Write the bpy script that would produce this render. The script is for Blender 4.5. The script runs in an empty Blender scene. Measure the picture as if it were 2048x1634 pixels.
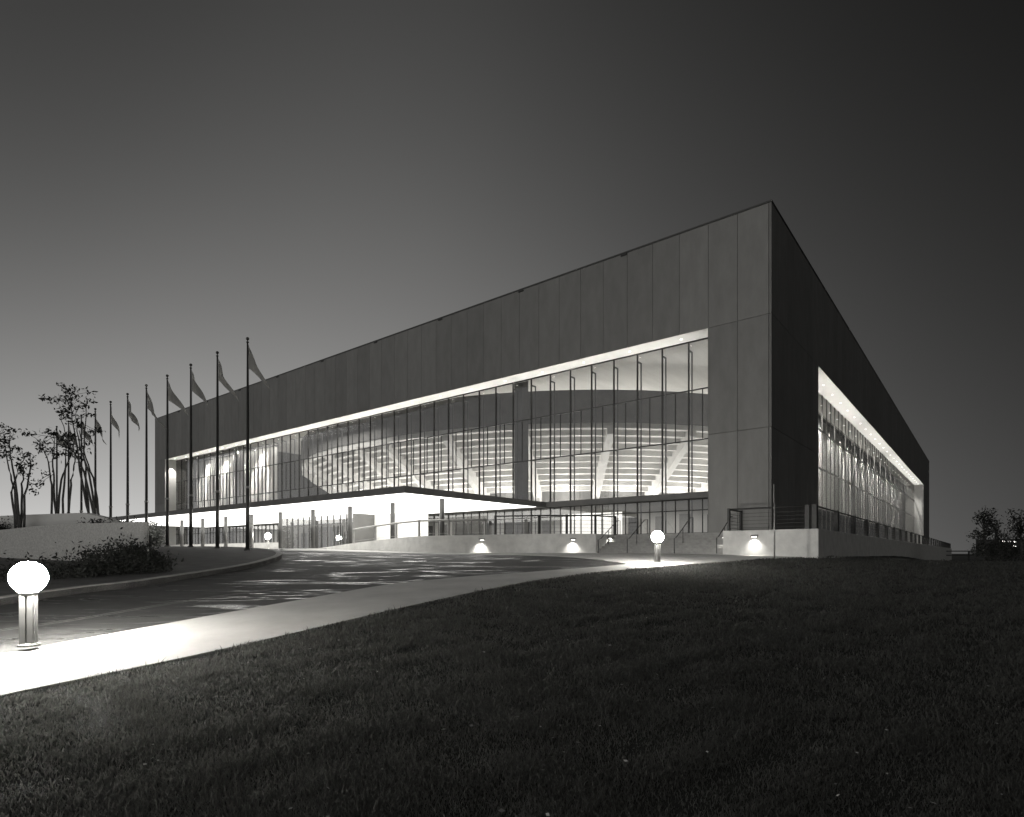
import bpy, math, random
import numpy as np
from mathutils import Vector, Matrix
from mathutils.geometry import delaunay_2d_cdt
random.seed(7); np.random.seed(7)
S = bpy.context.scene
COL = S.collection
R = math.radians

# ------------------------------------------------------------------ camera
cd = bpy.data.cameras.new('camera'); cam = bpy.data.objects.new('camera', cd); COL.objects.link(cam)
cam.location = (0, 0, 0); cam.rotation_euler = (R(90), 0, 0)
cd.sensor_width = 36; cd.lens = 36*1180/2048; cd.shift_y = 290/2048
cd.clip_start = .1; cd.clip_end = 6000
S.camera = cam

# ------------------------------------------------------------------ dusk sky
W = bpy.data.worlds.new('World'); S.world = W; W.use_nodes = True
nt = W.node_tree; nt.nodes.clear()
def N(t, **k):
    n = nt.nodes.new(t)
    for a, b in k.items(): setattr(n, a, b)
    return n
def M2(op, a, b=None, c=None, clamp=False):
    n = N('ShaderNodeMath', operation=op); n.use_clamp = clamp
    for i, s in enumerate((a, b, c)):
        if s is None: continue
        if isinstance(s, (int, float)): n.inputs[i].default_value = s
        else: nt.links.new(s, n.inputs[i])
    return n.outputs[0]
tc = N('ShaderNodeTexCoord'); sp = N('ShaderNodeSeparateXYZ'); nt.links.new(tc.outputs['Generated'], sp.inputs[0])
az = M2('MULTIPLY', M2('ARCTAN2', sp.outputs[0], sp.outputs[1]), 57.2958); az0 = az
az = M2('ABSOLUTE', M2('SUBTRACT', M2('WRAP', M2('ADD', az, 92), 180, -180), 0))
az = M2('MAXIMUM', M2('SUBTRACT', az, 55), 0)
el = M2('MULTIPLY', M2('ARCSINE', M2('MAXIMUM', sp.outputs[2], 0)), 57.2958)
lnL = M2('SUBTRACT', M2('SUBTRACT', -0.36, M2('MULTIPLY', M2('MULTIPLY', az, az), .00036)), M2('MULTIPLY', el, M2('ADD', .051, M2('MULTIPLY', M2('POWER', M2('MINIMUM', M2('MAXIMUM', M2('SUBTRACT', 0, az0), 0), 44), 2), .000018))))
nz = N('ShaderNodeTexNoise'); nz.inputs['Scale'].default_value = 1.6; nz.inputs['Detail'].default_value = 3
nt.links.new(tc.outputs['Generated'], nz.inputs['Vector'])
lnL = M2('ADD', lnL, M2('MULTIPLY', M2('SUBTRACT', nz.outputs[0], .5), .16))
L = M2('EXPONENT', lnL)
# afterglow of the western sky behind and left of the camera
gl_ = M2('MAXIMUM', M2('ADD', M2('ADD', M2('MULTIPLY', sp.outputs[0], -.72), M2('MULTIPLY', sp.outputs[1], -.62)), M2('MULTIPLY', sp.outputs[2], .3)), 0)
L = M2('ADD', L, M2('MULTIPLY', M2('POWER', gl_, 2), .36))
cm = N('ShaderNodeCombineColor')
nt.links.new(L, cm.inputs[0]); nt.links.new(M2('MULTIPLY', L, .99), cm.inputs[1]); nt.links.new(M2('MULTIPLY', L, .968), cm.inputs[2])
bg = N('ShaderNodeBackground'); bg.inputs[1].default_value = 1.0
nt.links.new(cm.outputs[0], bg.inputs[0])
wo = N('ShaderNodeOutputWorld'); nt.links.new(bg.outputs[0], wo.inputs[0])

S.view_settings.view_transform = 'Standard'; S.view_settings.look = 'None'
S.view_settings.exposure = 0; S.view_settings.gamma = 1
S.render.engine = 'CYCLES'
S.cycles.max_bounces = 7; S.cycles.transparent_max_bounces = 24
S.cycles.sample_clamp_indirect = 4
S.cycles.caustics_reflective = False; S.cycles.caustics_refractive = False
S.cycles.use_denoising = True

# ------------------------------------------------------------------ coordinates
# building frame: origin at the near corner, local x = v (along the side facade), local y = u (along the entrance facade)
CX, CY = 14.6, 33.2
ROT = R(90-38.7)
vx, vy = math.cos(ROT), math.sin(ROT)
ux, uy = -math.sin(ROT), math.cos(ROT)
def Wd(v, u): return (CX+v*vx+u*ux, CY+v*vy+u*uy)
def smin(a, b, k):
    h = np.clip(.5+.5*(b-a)/k, 0, 1)
    return b*(1-h)+a*h-k*h*(1-h)
def sst(a, b, x):
    t = np.clip((x-a)/(b-a), 0, 1); return t*t*(3-2*t)
def gz(x, y):
    """height of the graded ground"""
    x = np.asarray(x, float); y = np.asarray(y, float)
    base = -2.29+.07*np.maximum(y, -12)
    cap = .0+.3*sst(-2, -16, x)-.14*sst(15.5, 19, x)
    z = smin(base, cap, .3)
    # the ground beyond the terrace corner falls away
    u = (x-CX)*ux+(y-CY)*uy; v = (x-CX)*vx+(y-CY)*vy
    fall = np.minimum(np.maximum(v+4, 0)*.03, 2.4)*sst(-2.6, -5.5, u)
    far = sst(60, 140, np.hypot(x, y))
    z = z-fall
    return z*(1-far)+(-1.6)*far
def G(px, py):
    """point of the graded ground seen through a picture position"""
    kx = (px-1024)/1180.; kz = (1107-py)/1180.
    prev = None
    for Y in np.arange(3, 140, .05):
        d = float(gz(kx*Y, Y))-kz*Y
        if d >= 0: return (kx*Y, Y)
    return (kx*60, 60.)

# ------------------------------------------------------------------ materials
def mat(name, col, rough=.8, metal=0, noise=0, nscale=3, bump=0, bscale=30, stretch=None, island=0, spec=.5, trans=0, world=False):
    m = bpy.data.materials.new(name); m.use_nodes = True
    t = m.node_tree; b = t.nodes['Principled BSDF']
    if isinstance(col, (int, float)): col = (col, col*.99, col*.955)
    b.inputs['Base Color'].default_value = (*col, 1)
    b.inputs['Roughness'].default_value = rough; b.inputs['Metallic'].default_value = metal
    b.inputs['Specular IOR Level'].default_value = spec
    tcn = t.nodes.new('ShaderNodeTexCoord'); vec = tcn.outputs['Object']
    if stretch:
        mp = t.nodes.new('ShaderNodeMapping'); mp.inputs['Scale'].default_value = stretch
        t.links.new(vec, mp.inputs[0]); vec = mp.outputs[0]
    fac = None
    if noise:
        n = t.nodes.new('ShaderNodeTexNoise'); n.inputs['Scale'].default_value = nscale; n.inputs['Detail'].default_value = 8
        n.inputs['Roughness'].default_value = .62
        t.links.new(vec, n.inputs['Vector'])
        r = t.nodes.new('ShaderNodeMapRange'); r.inputs[1].default_value = .3; r.inputs[2].default_value = .7
        r.inputs[3].default_value = 1-noise; r.inputs[4].default_value = 1+noise
        t.links.new(n.outputs[0], r.inputs[0]); fac = r.outputs[0]
    if island:
        g = t.nodes.new('ShaderNodeNewGeometry')
        r2 = t.nodes.new('ShaderNodeMapRange'); r2.inputs[3].default_value = 1-island; r2.inputs[4].default_value = 1+island
        t.links.new(g.outputs['Random Per Island'], r2.inputs[0])
        if fac:
            mm = t.nodes.new('ShaderNodeMath'); mm.operation = 'MULTIPLY'
            t.links.new(fac, mm.inputs[0]); t.links.new(r2.outputs[0], mm.inputs[1]); fac = mm.outputs[0]
        else: fac = r2.outputs[0]
    if fac:
        vm = t.nodes.new('ShaderNodeVectorMath'); vm.operation = 'SCALE'; vm.inputs[0].default_value = col
        t.links.new(fac, vm.inputs['Scale']); t.links.new(vm.outputs[0], b.inputs['Base Color'])
    if bump:
        n2 = t.nodes.new('ShaderNodeTexNoise'); n2.inputs['Scale'].default_value = bscale; n2.inputs['Detail'].default_value = 6
        t.links.new(tcn.outputs['Object'], n2.inputs['Vector'])
        bp = t.nodes.new('ShaderNodeBump'); bp.inputs['Strength'].default_value = bump; bp.inputs['Distance'].default_value = .02
        t.links.new(n2.outputs[0], bp.inputs['Height']); t.links.new(bp.outputs[0], b.inputs['Normal'])
    if trans:
        tr = t.nodes.new('ShaderNodeBsdfTranslucent'); tr.inputs[0].default_value = (*col, 1)
        mx = t.nodes.new('ShaderNodeMixShader'); mx.inputs[0].default_value = trans
        t.links.new(b.outputs[0], mx.inputs[1]); t.links.new(tr.outputs[0], mx.inputs[2])
        t.links.new(mx.outputs[0], t.nodes['Material Output'].inputs[0])
    return m
def emat(name, col, st, noise=0):
    m = bpy.data.materials.new(name); m.use_nodes = True
    b = m.node_tree.nodes['Principled BSDF']
    b.inputs['Base Color'].default_value = (.8, .8, .77, 1)
    b.inputs['Emission Color'].default_value = (*col, 1); b.inputs['Emission Strength'].default_value = st
    return m
def glass_mat(name, boost=1.0, tint=.9):
    m = bpy.data.materials.new(name); m.use_nodes = True
    t = m.node_tree; t.nodes.clear()
    o = t.nodes.new('ShaderNodeOutputMaterial'); fr = t.nodes.new('ShaderNodeFresnel'); fr.inputs[0].default_value = 1.52
    ge = t.nodes.new('ShaderNodeNewGeometry'); mi = t.nodes.new('ShaderNodeMapRange')
    mi.inputs[3].default_value = 1.52; mi.inputs[4].default_value = 1/1.52      # same Fresnel from either side of the pane
    t.links.new(ge.outputs['Backfacing'], mi.inputs[0]); t.links.new(mi.outputs[0], fr.inputs[0])
    mu = t.nodes.new('ShaderNodeMath'); mu.operation = 'MULTIPLY'; mu.inputs[1].default_value = boost; mu.use_clamp = True
    tr = t.nodes.new('ShaderNodeBsdfTransparent'); tr.inputs[0].default_value = (tint, tint, tint, 1)
    gl = t.nodes.new('ShaderNodeBsdfGlossy'); gl.inputs['Roughness'].default_value = .015
    gl.inputs[0].default_value = (1, 1, 1, 1)
    mx = t.nodes.new('ShaderNodeMixShader')
    t.links.new(fr.outputs[0], mu.inputs[0]); t.links.new(mu.outputs[0], mx.inputs[0])
    t.links.new(tr.outputs[0], mx.inputs[1]); t.links.new(gl.outputs[0], mx.inputs[2]); t.links.new(mx.outputs[0], o.inputs[0])
    return m
WARM = (1, .975, .92)
M = {
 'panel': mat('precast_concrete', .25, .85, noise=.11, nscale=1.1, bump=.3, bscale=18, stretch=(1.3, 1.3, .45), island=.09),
 'side_panel': mat('side_concrete_shaded', .2, .85, noise=.12, nscale=1.1, bump=.3, bscale=18, stretch=(1.3, 1.3, .45), island=.07),  # same concrete as the front, this side's shade put into the colour
 'joint': mat('panel_joint', .05, .9),
 'soffit': mat('soffit_plaster', .82, .8, noise=.04, nscale=2),
 'white': mat('white_plaster', .8, .8, noise=.05, nscale=1.5),
 'ceil': mat('ceiling_plaster', .62, .85, noise=.1, nscale=.35, stretch=(.4, 2.5, 1)),
 'steel': mat('dark_bronze_steel', .055, .4, metal=.3, noise=.2, nscale=4),
 'pole': mat('flagpole_metal', .10, .42, metal=.7, noise=.2, nscale=2),
 'rail': mat('painted_rail_steel', .05, .5, metal=.2, noise=.2, nscale=5),
 'greyrail': mat('galvanised_rail', .32, .45, metal=.5, noise=.15, nscale=5),
 'fascia': mat('canopy_fascia', .16, .6, noise=.15, nscale=1.5),
 'conc': mat('smooth_concrete', .34, .85, noise=.16, nscale=1.6, bump=.3, bscale=40),
 'conc_lt': mat('pale_concrete', .68, .85, noise=.14, nscale=1.8, bump=.3, bscale=40),
 'agg': mat('exposed_aggregate', .6, .9, noise=.25, nscale=14, bump=.5, bscale=45),
 'step': mat('step_concrete', .36, .85, noise=.2, nscale=3, bump=.3, bscale=30),
 'slabc': mat('concourse_slab', .22, .8, noise=.1, nscale=2),
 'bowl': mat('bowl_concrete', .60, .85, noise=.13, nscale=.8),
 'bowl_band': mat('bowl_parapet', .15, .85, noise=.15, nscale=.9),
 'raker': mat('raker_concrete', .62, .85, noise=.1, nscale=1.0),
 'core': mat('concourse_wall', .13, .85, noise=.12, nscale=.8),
 'lobby': mat('lobby_wall', .5, .85, noise=.12, nscale=.7),
 'dark': mat('dark_opening', .03, .6),
 'curtain': mat('curtain_fabric', .66, 1.0, spec=0, noise=.12, nscale=1.2, stretch=(3, 3, .15), trans=.35),
 'soil': mat('planter_soil', .05, .95, noise=.4, nscale=6, bump=.6),
 'leaf': mat('leaf', (.055, .06, .05), .7, island=.35, trans=.25),
 'leafdark': mat('leaf_dark', (.032, .034, .03), .8, island=.35, trans=.15),
 'bark': mat('bark', .10, .9, noise=.3, nscale=6),
 'earth': mat('lawn_ground', (.022, .023, .02), .95, noise=.5, nscale=2.5, bump=.8, bscale=25),
 'grass': mat('grass_blades', (.12, .121, .113), .7, island=.8, trans=.6),
 'path': mat('path_concrete', .50, .8, noise=.13, nscale=.9, bump=.25, bscale=50),
 'kerb': mat('kerb_concrete', .34, .85, noise=.25, nscale=3, bump=.3, bscale=40),
 'island': mat('island_paving', .085, .85, noise=.35, nscale=1.6, bump=.3, bscale=20),
 'flag': mat('flag_cloth', .55, .9, noise=.15, nscale=2, trans=.65),
 'bollard': mat('bollard_metal', .42, .38, metal=.6, noise=.12, nscale=5),
 'hood': mat('lamp_hood', .2, .5, metal=.5),
 'sign': mat('sign_plate', .45, .5),
 'glass': glass_mat('window_glass', 1.25, .93),
 'glass_side': glass_mat('side_window_glass', 1.0, .93),
 'lit_frame': mat('lit_side_frame', .2, .9, spec=.1),  # side frames toned lighter, the light on them put into the colour
 'globe': emat('bollard_globe_light', WARM, 560),
 'globe_far': emat('bollard_globe_far', WARM, 300),
 'lum': emat('canopy_soffit_glow', (1, .985, .95), 3.0),
 'bulb': emat('downlight_lens', WARM, 6),
 'panel_lit': emat('lit_lobby_panel', WARM, .8),
 'farlit': emat('far_window_light', WARM, 5),
 'tape': mat('paint_line', .30, .8, noise=.4, nscale=7),
}
# asphalt: matt, with tyre-polished damp streaks that mirror the lit canopy
m = mat('asphalt', .055, .7, noise=.3, nscale=1.2, bump=.35, bscale=60); t = m.node_tree; b = t.nodes['Principled BSDF']
g = t.nodes.new('ShaderNodeNewGeometry'); mp = t.nodes.new('ShaderNodeMapping'); mp.vector_type = 'POINT'
mp.inputs['Rotation'].default_value = (0, 0, R(-28)); mp.inputs['Scale'].default_value = (.34, 1.5, 1)
n = t.nodes.new('ShaderNodeTexNoise'); n.inputs['Scale'].default_value = 1; n.inputs['Detail'].default_value = 9; n.inputs['Distortion'].default_value = 1.1
n.inputs['Roughness'].default_value = .65
r = t.nodes.new('ShaderNodeMapRange'); r.inputs[1].default_value = .53; r.inputs[2].default_value = .62; r.inputs[3].default_value = .78; r.inputs[4].default_value = .17
t.links.new(g.outputs['Position'], mp.inputs[0]); t.links.new(mp.outputs[0], n.inputs[0]); t.links.new(n.outputs[0], r.inputs[0]); t.links.new(r.outputs[0], b.inputs['Roughness'])
M['asphalt'] = m

# ------------------------------------------------------------------ mesh helpers
class MB:
    def __init__(s): s.v = []; s.f = []
    def add(s, vs, fs):
        o = len(s.v); s.v += [tuple(p) for p in vs]; s.f += [tuple(i+o for i in f) for f in fs]; return s
    def box(s, x0, x1, y0, y1, z0, z1):
        return s.add([(x0,y0,z0),(x1,y0,z0),(x1,y1,z0),(x0,y1,z0),(x0,y0,z1),(x1,y0,z1),(x1,y1,z1),(x0,y1,z1)],
              [(0,3,2,1),(4,5,6,7),(0,1,5,4),(1,2,6,5),(2,3,7,6),(3,0,4,7)])
    def tube(s, pts, rad, n=8, cap=True):
        pts = [Vector(p) for p in pts]
        rad = rad if isinstance(rad, (list, tuple)) else [rad]*len(pts)
        vs = []; fs = []
        for i, p in enumerate(pts):
            d = (pts[min(i+1, len(pts)-1)]-pts[max(i-1, 0)]).normalized()
            a = d.cross(Vector((0, 0, 1)) if abs(d.z) < .9 else Vector((1, 0, 0))).normalized(); b = d.cross(a)
            for k in range(n):
                an = 2*math.pi*k/n; vs.append(p+(a*math.cos(an)+b*math.sin(an))*rad[i])
        for i in range(len(pts)-1):
            for k in range(n):
                fs.append((i*n+k, i*n+(k+1) % n, (i+1)*n+(k+1) % n, (i+1)*n+k))
        if cap: fs.append(tuple(range(n-1, -1, -1))); fs.append(tuple((len(pts)-1)*n+k for k in range(n)))
        return s.add(vs, fs)
    def lathe(s, prof, n=20, c=(0, 0)):
        vs = []; fs = []
        for r_, z in prof:
            for k in range(n):
                an = 2*math.pi*k/n; vs.append((c[0]+r_*math.cos(an), c[1]+r_*math.sin(an), z))
        for i in range(len(prof)-1):
            for k in range(n): fs.append((i*n+k, i*n+(k+1) % n, (i+1)*n+(k+1) % n, (i+1)*n+k))
        fs.append(tuple(range(n-1, -1, -1))); fs.append(tuple((len(prof)-1)*n+k for k in range(n)))
        return s.add(vs, fs)
    def prism(s, poly, z0, z1):
        """poly: (x, y) outline; z0, z1 numbers or lists"""
        n = len(poly)
        z0 = z0 if isinstance(z0, (list, tuple)) else [z0]*n; z1 = z1 if isinstance(z1, (list, tuple)) else [z1]*n
        vs = [(p[0], p[1], z0[i]) for i, p in enumerate(poly)]+[(p[0], p[1], z1[i]) for i, p in enumerate(poly)]
        fs = [tuple(range(n-1, -1, -1)), tuple(range(n, 2*n))]+[(i, (i+1) % n, n+(i+1) % n, n+i) for i in range(n)]
        return s.add(vs, fs)
    def wallstrip(s, pts, thick, z0, z1):
        """a wall of given thickness along a polyline (thickness to the left), heights per point"""
        n = len(pts)
        z0 = z0 if isinstance(z0, (list, tuple)) else [z0]*n; z1 = z1 if isinstance(z1, (list, tuple)) else [z1]*n
        P = [Vector((p[0], p[1])) for p in pts]; vs = []
        for i in range(n):
            d = (P[min(i+1, n-1)]-P[max(i-1, 0)]).normalized(); nn = Vector((-d.y, d.x))*thick
            q = P[i]+nn
            vs += [(P[i].x, P[i].y, z0[i]), (P[i].x, P[i].y, z1[i]), (q.x, q.y, z1[i]), (q.x, q.y, z0[i])]
        fs = []
        for i in range(n-1):
            a, b = i*4, i*4+4
            for k in range(4): fs.append((a+k, b+k, b+(k+1) % 4, a+(k+1) % 4))
        fs += [(3, 2, 1, 0), (n*4-4, n*4-3, n*4-2, n*4-1)]
        return s.add(vs, fs)
    def build(s, name, m, parent=None, origin=(0, 0, 0), smooth=False, bevel=0):
        me = bpy.data.meshes.new(name)
        ox, oy, oz = origin
        me.from_pydata([(x-ox, y-oy, z-oz) for x, y, z in s.v], [], s.f)
        import bmesh
        bm = bmesh.new(); bm.from_mesh(me); bmesh.ops.recalc_face_normals(bm, faces=bm.faces); bm.to_mesh(me); bm.free()
        me.materials.append(M[m] if isinstance(m, str) else m)
        if smooth:
            for p in me.polygons: p.use_smooth = True
        o = bpy.data.objects.new(name, me); COL.objects.link(o)
        if parent: o.parent = parent
        if bevel:
            bv = o.modifiers.new('bevel', 'BEVEL'); bv.width = bevel; bv.segments = 2; bv.limit_method = 'ANGLE'
        return o
def tag(o, label=None, cat=None, group=None, kind=None):
    if label: o['label'] = label
    if cat: o['category'] = cat
    if group: o['group'] = group
    if kind: o['kind'] = kind
    return o
def empty(name, loc, rz=0):
    o = bpy.data.objects.new(name, None); COL.objects.link(o); o.location = loc; o.rotation_euler = (0, 0, rz); o.empty_display_size = .3
    return o
def bthing(name, v, u, z):
    x, y = Wd(v, u); return empty(name, (x, y, z), ROT)
def copy_tree(o, parent=None):
    c = o.copy(); COL.objects.link(c); c.parent = parent
    for ch in list(o.children): copy_tree(ch, c)
    return c
def area(name, loc, rot, sx, sy, power, spread=180, parent=None):
    l = bpy.data.lights.new(name, 'AREA'); l.shape = 'RECTANGLE'; l.size = sx; l.size_y = sy; l.energy = power; l.color = WARM
    l.spread = R(spread)
    o = bpy.data.objects.new(name, l); COL.objects.link(o); o.location = loc; o.rotation_euler = rot
    if parent: o.parent = parent
    return o
def spot(name, loc, d, power, ang, blend=.5, size=.05, parent=None):
    l = bpy.data.lights.new(name, 'SPOT'); l.energy = power; l.spot_size = R(ang); l.spot_blend = blend; l.shadow_soft_size = size; l.color = WARM
    o = bpy.data.objects.new(name, l); COL.objects.link(o); o.location = loc
    o.rotation_euler = Vector(d).to_track_quat('-Z', 'Y').to_euler()
    if parent: o.parent = parent
    return o

# ------------------------------------------------------------------ ground, road, path
def sheet(name, poly, off, m, step=.8, skirt=0, kind='structure'):
    """a sheet that follows the graded ground inside an outline"""
    P = []
    n = len(poly)
    for i in range(n):
        a = Vector(poly[i]); b = Vector(poly[(i+1) % n]); k = max(1, int((b-a).length/step))
        for j in range(k): P.append(a.lerp(b, j/k))
    xs = [p.x for p in P]; ys = [p.y for p in P]
    grid = []
    x = min(xs)
    while x < max(xs):
        y = min(ys)
        while y < max(ys): grid.append(Vector((x+random.uniform(-.05, .05), y+random.uniform(-.05, .05)))); y += step
        x += step
    grid = [q for q in grid if pip1(q.x, q.y, P)]
    vs, es, fs, *_ = delaunay_2d_cdt(P+grid, [(i, (i+1) % len(P)) for i in range(len(P))], [list(range(len(P)))], 2, 1e-4)
    mb = MB()
    V3 = [(v.x, v.y, float(gz(v.x, v.y))+off) for v in vs]
    mb.add(V3, [tuple(f) for f in fs])
    if skirt:
        k = len(P); ring = [(p.x, p.y) for p in P]
        vv = [(x, y, float(gz(x, y))+off) for x, y in ring]+[(x, y, float(gz(x, y))+off-skirt) for x, y in ring]
        mb.add(vv, [(i, (i+1) % k, k+(i+1) % k, k+i) for i in range(k)])
    o = mb.build(name, m)
    tag(o, kind=kind)
    return o
def pip1(x, y, P):
    c = False; j = len(P)-1
    for i in range(len(P)):
        a, b = P[i], P[j]
        if (a[1] > y) != (b[1] > y) and x < (b[0]-a[0])*(y-a[1])/(b[1]-a[1])+a[0]: c = not c
        j = i
    return c
def smooth_poly(pts, it=2):
    """Chaikin on an open polyline"""
    for _ in range(it):
        q = [pts[0]]
        for a, b in zip(pts[:-1], pts[1:]):
            q += [(a[0]*.75+b[0]*.25, a[1]*.75+b[1]*.25), (a[0]*.25+b[0]*.75, a[1]*.25+b[1]*.75)]
        pts = q+[pts[-1]]
    return pts

# terrain grid, fine near the camera, coarse to the horizon
axis = lambda a, b, s: list(np.arange(a, b, s))
gx = sorted(set([-3000, -1500, -700, -350, -200, -140, -100]+axis(-80, 80, 1.0)+[80, 100, 140, 200, 350, 700, 1500, 3000]))
gy = sorted(set([-400, -150, -60, -30]+axis(-16, 90, 1.0)+[90, 100, 115, 140, 170, 220, 350, 700, 1500, 3500]))
XX, YY = np.meshgrid(gx, gy); ZZ = gz(XX, YY)-.03
nx, ny = len(gx), len(gy)
mb = MB(); mb.v = list(zip(XX.ravel().tolist(), YY.ravel().tolist(), ZZ.ravel().tolist()))
mb.f = [(j*nx+i, j*nx+i+1, (j+1)*nx+i+1, (j+1)*nx+i) for j in range(ny-1) for i in range(nx-1)]
tag(mb.build('ground', 'earth', smooth=True), kind='structure')

low = [G(*p) for p in [(0,1396),(264,1341),(439,1303),(600,1266),(822,1213),(1013,1172),(1116,1155),(1250,1140),(1400,1128),(1526,1119),(1600,1115),(1650,1113.5)]]
d0 = Vector(low[0])-Vector(low[1]); d0.normalize()
low = smooth_poly([(low[0][0]+d0.x*16, low[0][1]+d0.y*16-1)]+low, 2)
up = [G(*p) for p in [(0,1313),(240,1267),(322,1252),(533,1214),(600,1202),(752,1174),(822,1165.5),(939,1154),(1040,1147),(1101,1142),(1190,1135.5),(1255,1129)]]
d1 = Vector(up[0])-Vector(up[1]); d1.normalize()
up = smooth_poly([(up[0][0]+d1.x*16, up[0][1]+d1.y*16)]+up, 2)
apr = smooth_poly([G(*p) for p in [(1255,1129),(1163,1116),(1101,1112.5),(1040,1110.6),(969,1109.3),(822,1107.3),(720,1105.2),(640,1103.4),(560,1101.8)]], 1)
WB = [(16.5, 29.7), Wd(-2.4, -2.87), Wd(-1.5, 1.9), Wd(-1.5, 9.9), (2.6, 37.6), (-2, 38.0), (-6.3, 37.8), (-10.9, 41.3), (-15, 46)]
road_poly = up+apr[1:]+[(-20, 52), (-60, 80), (-75, 60), (-50, 22), (up[0][0]-6, up[0][1]+4)]
sheet('road', road_poly, .0, 'asphalt', .9)
path_poly = low+[(17.5, 31), Wd(-1.9, -2.9), Wd(-1.7, 1.9), Wd(-1.7, 9.9)]+[(2.6, 38.0), (-2, 38.3), (-6.3, 38.2), (-10.9, 41.9), (-16, 47.5)]+apr[::-1][:-1]+up[::-1]
sheet('footpath', path_poly, .03, 'path', .8, skirt=.14)
# thin joint/edge line painted along the road centre
cl = [G(*p) for p in [(-60,1275),(0,1263),(80,1252),(161,1240),(264,1222),(366,1205),(469,1190),(560,1178)]]
cl = smooth_poly(cl, 2)
for dd in (0, .16):
    mb = MB(); vs = []
    for i, p in enumerate(cl):
        a = Vector(cl[max(i-1, 0)]); b = Vector(cl[min(i+1, len(cl)-1)]); d = (b-a).normalized(); nn = Vector((-d.y, d.x))
        for s in (0, .045):
            q = Vector(p)+nn*(s+dd); vs.append((q.x, q.y, float(gz(q.x, q.y))+.006))
    mb.add(vs, [(2*i, 2*i+1, 2*i+3, 2*i+2) for i in range(len(cl)-1)])
    tag(mb.build('road_marking', 'tape'), kind='structure')

isl = [G(*p) for p in [(-120,1232),(0,1211),(161,1187),(264,1176),(366,1160),(469,1143.6),(515,1134)]]+[(-10.9, 26.6), (-11.2, 28.6), (-12.2, 31.4), (-14.0, 34.0), (-17.5, 37.0), (-23, 41.0), (-30, 46.0)]
isl = smooth_poly(isl, 2)
isl_poly = isl+[(-60, 68), (-70, 50), (-40, 22)]
sheet('traffic_island', isl_poly, .17, 'island', .9, skirt=.25)
mb = MB(); mb.wallstrip(isl, .28, [float(gz(*p))-.1 for p in isl], [float(gz(*p))+.2 for p in isl])
tag(mb.build('kerb', 'kerb', bevel=.02), kind='structure')

# ------------------------------------------------------------------ arena building
LU, LV, H = 86.3, 121.0, 19.9
ZP, ZS = 1.25, 13.55           # terrace level, soffit level
O0, O1 = 3.6, 82.7             # entrance-side opening (u)
S0, S1 = 12.0, 106.0           # side opening (v)
IN = 1.5                       # depth of the recess
B = tag(bthing('arena', 0, 0, 0), 'huge box-shaped concrete arena with glazed recessed facades lit from within', 'building')
def bb(name, m, boxes, parent=B, bevel=0):
    mb = MB()
    for q in boxes: mb.box(*q)
    return mb.build(name, m, parent, bevel=bevel)
# panelled walls: every panel a slab with open joints over a dark backing
def panels_front(mb, u0, u1, n, zs):
    w = (u1-u0)/n
    for i in range(n):
        for z0, z1 in zip(zs[:-1], zs[1:]):
            mb.box(0, .14, u0+i*w+.012, u0+(i+1)*w-.012, z0+.012, z1-.012)
def panels_side(mb, v0, v1, n, zs):
    w = (v1-v0)/n
    for i in range(n):
        for z0, z1 in zip(zs[:-1], zs[1:]):
            mb.box(v0+i*w+.012, v0+(i+1)*w-.012, 0, .14, z0+.012, z1-.012)
mb = MB(); panels_front(mb, 0.15, O0, 2, [-1, 7.15, ZS, H-.1]); panels_front(mb, O0, O1, 44, [ZS, H-.1]); panels_front(mb, O1, LU, 2, [-1, 7.15, ZS, H-.1])
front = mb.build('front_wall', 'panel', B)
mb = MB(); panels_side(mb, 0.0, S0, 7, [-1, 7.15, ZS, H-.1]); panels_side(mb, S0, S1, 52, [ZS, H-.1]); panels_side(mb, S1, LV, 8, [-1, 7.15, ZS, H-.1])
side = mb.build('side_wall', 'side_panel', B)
bb('wall_backing', 'joint', [(.13, IN+.4, .16, O0-.005, -1, H-.14), (.13, IN+.4, O0-.005, O1, ZS+.06, H-.14), (.13, IN+.4, O1, LU-.02, -1, H-.14),
    (IN+.4, S0-.005, .13, IN+.4, -1, H-.14), (S0-.005, S1, .13, IN+.4, ZS+.06, H-.14), (S1, LV-.02, .13, IN+.4, -1, H-.14),
    (LV-.5, LV-.02, IN+.4, LU-.3, -1, H-.14), (IN+.4, LV-.5, LU-.5, LU-.02, -1, H-.14)])
# white reveals at the ends of the recesses and the soffits
bb('jamb', 'white', [(.0, IN, O1-.02, O1+.0, -.5, ZS)])
bb('jamb', 'panel', [(.0, IN, O0-.0, O0+.02, -.5, ZS)])
bb('jamb', 'white', [(S1-.02, S1, .0, IN, -.5, ZS)])
bb('jamb', 'side_panel', [(S0, S0+.02, .0, IN, -.5, ZS)])
sof_f = bb('soffit', 'soffit', [(.02, IN+.35, O0+.021, O1-.021, ZS-.01, ZS+.055)])
sof_s = bb('soffit', 'soffit', [(S0+.021, S1-.021, .02, IN+.35, ZS-.01, ZS+.055)])
bb('parapet_cap', 'steel', [(-.03, .5, -.03, LU, H-.1, H), (.5, LV, -.03, .45, H-.1, H)])
bb('roof', 'joint', [(.45, LV-.03, .45, LU-.03, 17.75, H-.2)])
ceil = bb('ceiling', 'ceil', [(IN+.4, LV-.5, IN+.4, LU-.5, 17.6, 17.74)])
# roof drain notches on the parapet
for i in range(9):
    u = 9.0+i*8.6
    bb('roof_drain', 'dark', [(-.06, .0, u, u+.45, H-.24, H-.06)])
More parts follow.
